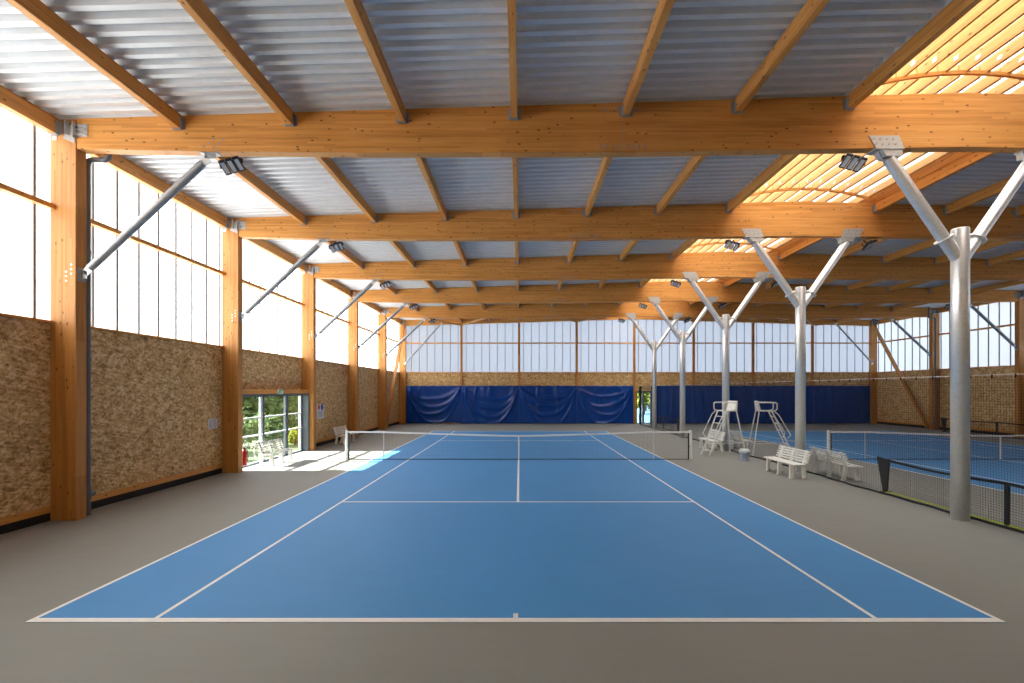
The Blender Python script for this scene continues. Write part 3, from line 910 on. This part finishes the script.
BN=[((8.24,14.05),0,'white slatted bench in front of the divider net, nearest on this side'),
    ((9.44,13.72),PI,'white slatted bench just behind the divider net, nearer of two there'),
    ((8.42,19.95),0,'white slatted bench behind the umpire chair on the near court side'),
    ((9.62,20.3),PI,'white slatted bench behind the divider net, beyond the umpire chairs'),
    ((-8.70,16.18),PI,'white slatted bench in front of the glazed side door'),
    ((-8.62,22.35),PI,'white slatted bench by the left wall under the poster')]
for i,((x,y),rz,lab) in enumerate(BN):
    o=b0 if i==0 else dup(b0)
    o.location=(x,y,.0); o.rotation_euler=(0,0,rz); tag(o,lab,'bench','white slatted benches')

# ------------------------------------------------------------------ umpire chairs
def make_umpire():
    t=thing('umpire_chair','','umpire chair',(0,0,0))   # faces -x
    zs=1.76; hw=.26
    for q in (-1,1):
        MB().tube([(-1.0,q*.25,0),(-.22,q*hw,zs)],.027,10).build('ladder_rail',WHM,t)
        MB().tube([(.52,q*.46,0),(.24,q*hw,zs),(.27,q*hw,zs+.31),(.235,q*hw,zs+.345),(-.34,q*hw,zs+.345),(-.40,q*hw,zs+.31),(-.40,q*hw,zs+.10),(-.36,q*hw,zs+.04),(-.20,q*hw,zs)],.024,10).build('rear_leg',WHM,t)
        MB().tube([(-.30,q*.30,zs+.0),(-.44,q*.33,zs-.14),(-.86,q*.33,.86),(-.76,q*.27,.70)],.018,8).build('handrail',WHM,t)
    m=MB()
    for i in range(6):
        f=(i+.8)/6.6; x=-1.0+.78*f; z=zs*f; w=.24+.02*f
        m.box(x-.045,-w,z-.012,x+.045,w,z+.012)
    m.build('steps',WHM,t)
    m=MB(); m.box(-.24,-.25,zs-.01,.24,.25,zs+.035); m.build('seat',WHITE,t,bevel=.012)
    m=MB(); m.prism([(.17,zs+.04),(.23,zs+.02),(.31,zs+.40),(.26,zs+.41)],-.25,.25,'y'); m.build('backrest',WHITE,t,bevel=.01)
    m=MB(); m.tube([(.44,-.40,.5),(.44,.40,.5)],.014,8); m.tube([(-.78,.25,.5),(.44,.40,.5)],.012,8); m.tube([(-.78,-.25,.5),(.44,-.40,.5)],.012,8)
    m.build('cross_brace',WHM,t)
    return t
u0=make_umpire(); u0.location=(8.30,18.3,0); u0.rotation_euler=(0,0,math.radians(14))
tag(u0,'tall white umpire chair with ladder facing the middle court','umpire chair','white umpire chairs')
u1=dup(u0); u1.location=(9.74,18.2,0); u1.rotation_euler=(0,0,math.radians(180-14))
tag(u1,'tall white umpire chair behind the divider net facing the far court','umpire chair','white umpire chairs')

# bucket with a crumpled bag
t=thing('waste_bucket','pale blue bucket with a crumpled bag, under the umpire chair','bucket',(8.25,16.75,0))
MB().lathe([(0,0),(.135,0),(.14,.02),(.165,.30),(.172,.30),(.172,.32),(.158,.32),(.15,.1),(0,.1)],8.25,16.75,20).build('bucket_body',BUCK,t)
m=MB(); rnd=random.Random(5); prof=[(.155,.29),(.19,.31),(.20,.36),(.15,.42),(.10,.45),(.0,.43)]
m.lathe(prof,8.25,16.75,18); m.v=[(x+rnd.uniform(-.025,.025),y+rnd.uniform(-.025,.025),z+rnd.uniform(-.02,.02)) for x,y,z in m.v]
m.build('liner_bag',BAG,t)

# ------------------------------------------------------------------ notices on the left wall
X=XL+.004
t=thing('notice_sheet','white paper notice on the strand board left of the second post','notice',(XL,13.86,1.58))
MB().box(XL+.001,13.66,1.43,XL+.008,14.06,1.73).build('paper',PAPER,t)
m=MB()
for i in range(8):
    z=1.70-.033*i; m.box(XL+.008,13.69,z-.006,XL+.0095,13.84 ,z+.004); m.box(XL+.008,13.88,z-.006,XL+.0095,14.03-.03*(i%3),z+.004)
m.build('text_lines',INK,t)
t=thing('poster','white poster with red and blue round marks on the left wall','poster',(XL,21.35,1.6))
MB().box(XL+.001,20.98,1.27,XL+.010,21.72,1.92).build('poster_sheet',PAPER,t)
m=MB(); m.disc((XL+.010,21.50,1.80),(1,0,0),.15,20,.003); m.build('blue_mark',BLUEP,t)
m=MB(); m.disc((XL+.0101,21.16,1.80),(1,0,0),.115,20,.002); m.build('red_mark',RED,t)
m=MB()
for i in range(6): m.box(XL+.010,21.05,1.60-.05*i,XL+.012,21.62-.08*(i%2),1.615-.05*i)
m.build('text_lines',INK,t)
# emergency exit luminaire
t=thing('exit_sign','small green and white emergency exit sign on the lintel above the side door','exit sign',(XL+.2,17.120,2.54))
MB().box(XL+.322,16.968,2.455,XL+.365,17.272,2.635).build('sign_body',WHITE,t)
m=MB(); m.box(XL+.365,16.980,2.47,XL+.368,17.260,2.62).build('green_panel',GREENP,t)
m=MB(); xx=XL+.368
m.box(xx,17.184,2.47,xx+.002,17.240,2.59)                                   # door
m.disc((xx,17.128,2.583),(1,0,0),.014,10,.002)                             # running figure
for a,b in (((17.128,2.565),(17.116,2.52)),((17.116,2.52),(17.140,2.495)),((17.140,2.495),(17.132,2.465)),((17.116,2.52),(17.092,2.475)),((17.128,2.56),(17.152,2.54)),((17.126,2.56),(17.100,2.55))):
    m.bar((xx+.001,*a),(xx+.001,*b),.014,.002,(1,0,0))
m.bar((xx+.001,17.080,2.53),(xx+.001,17.032,2.53),.02,.002,(1,0,0)); m.prism([(17.040,2.56),(17.040,2.50),(17.000,2.53)],xx,xx+.002,'x')
m.build('pictogram',WHITE,t)
# fire point by the door jamb
t=thing('fire_sign','small red and blue safety sign on the edge of the side door','safety sign',(XL+.19,14.78,1.6))
MB().box(XL+.315,14.70,1.60,XL+.325,14.86,1.80).build('red_plate',RED,t)
MB().box(XL+.315,14.70,1.43,XL+.325,14.86,1.59).build('blue_plate',BLUEP,t)
t=thing('fire_extinguisher','red fire extinguisher hung at the near edge of the side door','fire extinguisher',(XL+.30,14.95,.25))
MB().lathe([(0,.12),(.07,.13),(.08,.16),(.08,.55),(.06,.62),(.03,.65),(0,.65)],XL+.30,14.95,18).build('cylinder',RED,t)
m=MB(); m.tube([(XL+.30,14.95,.65),(XL+.30,14.95,.72)],.022,10); m.bar((XL+.30,14.95,.72),(XL+.40,14.93,.75),.025,.012); m.tube([(XL+.30,14.95,.68),(XL+.38,14.99,.62),(XL+.39,15.01,.40),(XL+.37,15.0,.25)],.012,8); m.build('valve_and_hose',BLK,t)
m=MB().box(XL+.195,14.91,.40,XL+.235,14.99,.60).build('wall_bracket',STEEL,t)

# ------------------------------------------------------------------ outdoors
g=MB().box(-80,-40,-.5,XL-.30,90,-.06).build('ground_outside',GRASS); struct(g)
g=MB().box(XL-.30,YF+.40,-.5,70,95,-.06).build('ground_outside.001',OUTC); struct(g)
g=MB().box(XR+.30,-40,-.5,70,YF+.40,-.06).build('ground_outside.002',OUTG); struct(g)
def bush(name,x,y,r,h,mat,label,cat,seed,n=1500,trunk=True,group=None,leaf=.16):
    rnd=random.Random(seed)
    t=thing(name,label,cat,(x,y,-.06),group)
    m=MB()
    lumps=[(rnd.uniform(-.5,.5)*r,rnd.uniform(-.5,.5)*r,rnd.uniform(.25,.85)*h,rnd.uniform(.35,.6)*r) for _ in range(14)]
    for i in range(n):
        lx,ly,lz,lr=rnd.choice(lumps)
        v=Vector((rnd.gauss(0,1),rnd.gauss(0,1),rnd.gauss(0,1))).normalized()*lr*rnd.uniform(.6,1.05)
        c=Vector((x+lx,y+ly,max(.15,lz)))+v
        if c.z<.05: c.z=.05+rnd.random()*.4
        a=Vector((rnd.gauss(0,1),rnd.gauss(0,1),rnd.gauss(0,1))).normalized(); b=a.orthogonal().normalized(); s=leaf*rnd.uniform(.6,1.3)
        m.add([c-a*s,c+b*s*.5,c+a*s,c-b*s*.5],[(0,1,2,3)])
    m.build('foliage',mat,t)
    if trunk:
        MB().tube([(x,y,-.1),(x+.1,y,h*.4),(x,y+.1,h*.75)],.12,8,True,.04).build('trunk',BARK,t)
TL=['dense green tree outside the side door, behind the first pane','green tree outside the side door, behind the middle pane','broad green tree outside the side door, farther back','loose green tree outside behind the right hand pane','tall green tree outside at the back of the garden','green tree outside beyond the hedge, half hidden']
spots=[(-15.8,25.0,2.1,4.6,LEAF1),(-16.2,29.4,2.2,5.2,LEAF3),(-17.0,34.2,2.4,5.0,LEAF1),(-16.8,39.2,2.2,4.8,LEAF3),(-23.0,36.0,3.0,7.5,LEAF1),(-23.0,46.0,3.6,7.0,LEAF3)]
for i,(x,y,r,h,mt) in enumerate(spots): bush('garden_tree',x,y,r,h,mt,TL[i],'tree',40+i,n=2200,group='trees outside the side door',leaf=.22)
bush('garden_shrub',-10.9,22.2,.42,.8,LEAF2,'yellow green shrub outside the side door, low in the right pane','shrub',61,n=900,leaf=.10)
HL=['clipped green hedge plant outside the side door, nearest behind the bench','clipped green hedge plant outside the side door, middle of the low hedge','clipped green hedge plant outside the side door, far part of the low hedge','low hedge plant at the end of the outdoor hedge, beyond the others']
for i,(x,y) in enumerate(((-12.7,18.9),(-12.9,21.2),(-13.0,23.4),(-13.2,25.7))): bush('hedge_plant',x,y,1.0,1.25,(LEAF1,LEAF3)[i%2],HL[i],'hedge',70+i,n=1100,trunk=False,group='low hedge outside the side door',leaf=.10)
bush('garden_shrub',-11.0,16.9,.55,.8,LEAF3,'low green shrub outside the side door behind the bench','shrub',62,n=700,leaf=.09)
bush('garden_tree',13.6,50,2.4,4.2,LEAF2,'yellow green tree seen through the glazed door in far wall','tree',63,n=3800,leaf=.24)
bush('garden_tree',16.0,58,3.4,7.0,LEAF3,'tall green tree seen through the glazed door, behind the yellow one','tree',64,n=4200,leaf=.28)

# ------------------------------------------------------------------ light
w=bpy.data.worlds.new('sky'); sc.world=w; w.use_nodes=True
bg=w.node_tree.nodes['Background']
nt=w.node_tree
tc=N(nt,'ShaderNodeTexCoord'); sep=N(nt,'ShaderNodeSeparateXYZ'); nt.links.new(tc.outputs['Generated'],sep.inputs[0])
r=ramp(nt,[(.0,(.90,.93,1.0)),(.5,(.72,.82,1.0))]); nt.links.new(sep.outputs['Z'],r.inputs[0]); nt.links.new(r.outputs[0],bg.inputs['Color'])
bg.inputs['Strength'].default_value=2.4
sd=bpy.data.lights.new('sun','SUN'); sd.energy=32; sd.angle=math.radians(.8); sd.color=(1,.965,.91)
so=bpy.data.objects.new('sun',sd); C.objects.link(so)
dirv=Vector((1,0.02,-.55)); so.rotation_euler=dirv.to_track_quat('-Z','Y').to_euler(); so.location=(-30,15,20)

# ------------------------------------------------------------------ camera
cd=bpy.data.cameras.new('camera'); cam=bpy.data.objects.new('camera',cd); C.objects.link(cam)
cam.location=(0,0,2.6); cam.rotation_euler=(PI/2,0,0)
cd.sensor_width=36; cd.lens=456/1024*36
cd.shift_x=-(520-512)/1024; cd.shift_y=(390-341.5)/1024
cd.clip_start=.05; cd.clip_end=300
sc.camera=cam
vs=sc.view_settings; vs.view_transform='Standard'; vs.look='None'; vs.gamma=1; vs.exposure=0.56; vs.use_curve_mapping=False
sc.cycles.max_bounces=12; sc.cycles.diffuse_bounces=6; sc.cycles.transparent_max_bounces=16
sc.cycles.sample_clamp_indirect=12
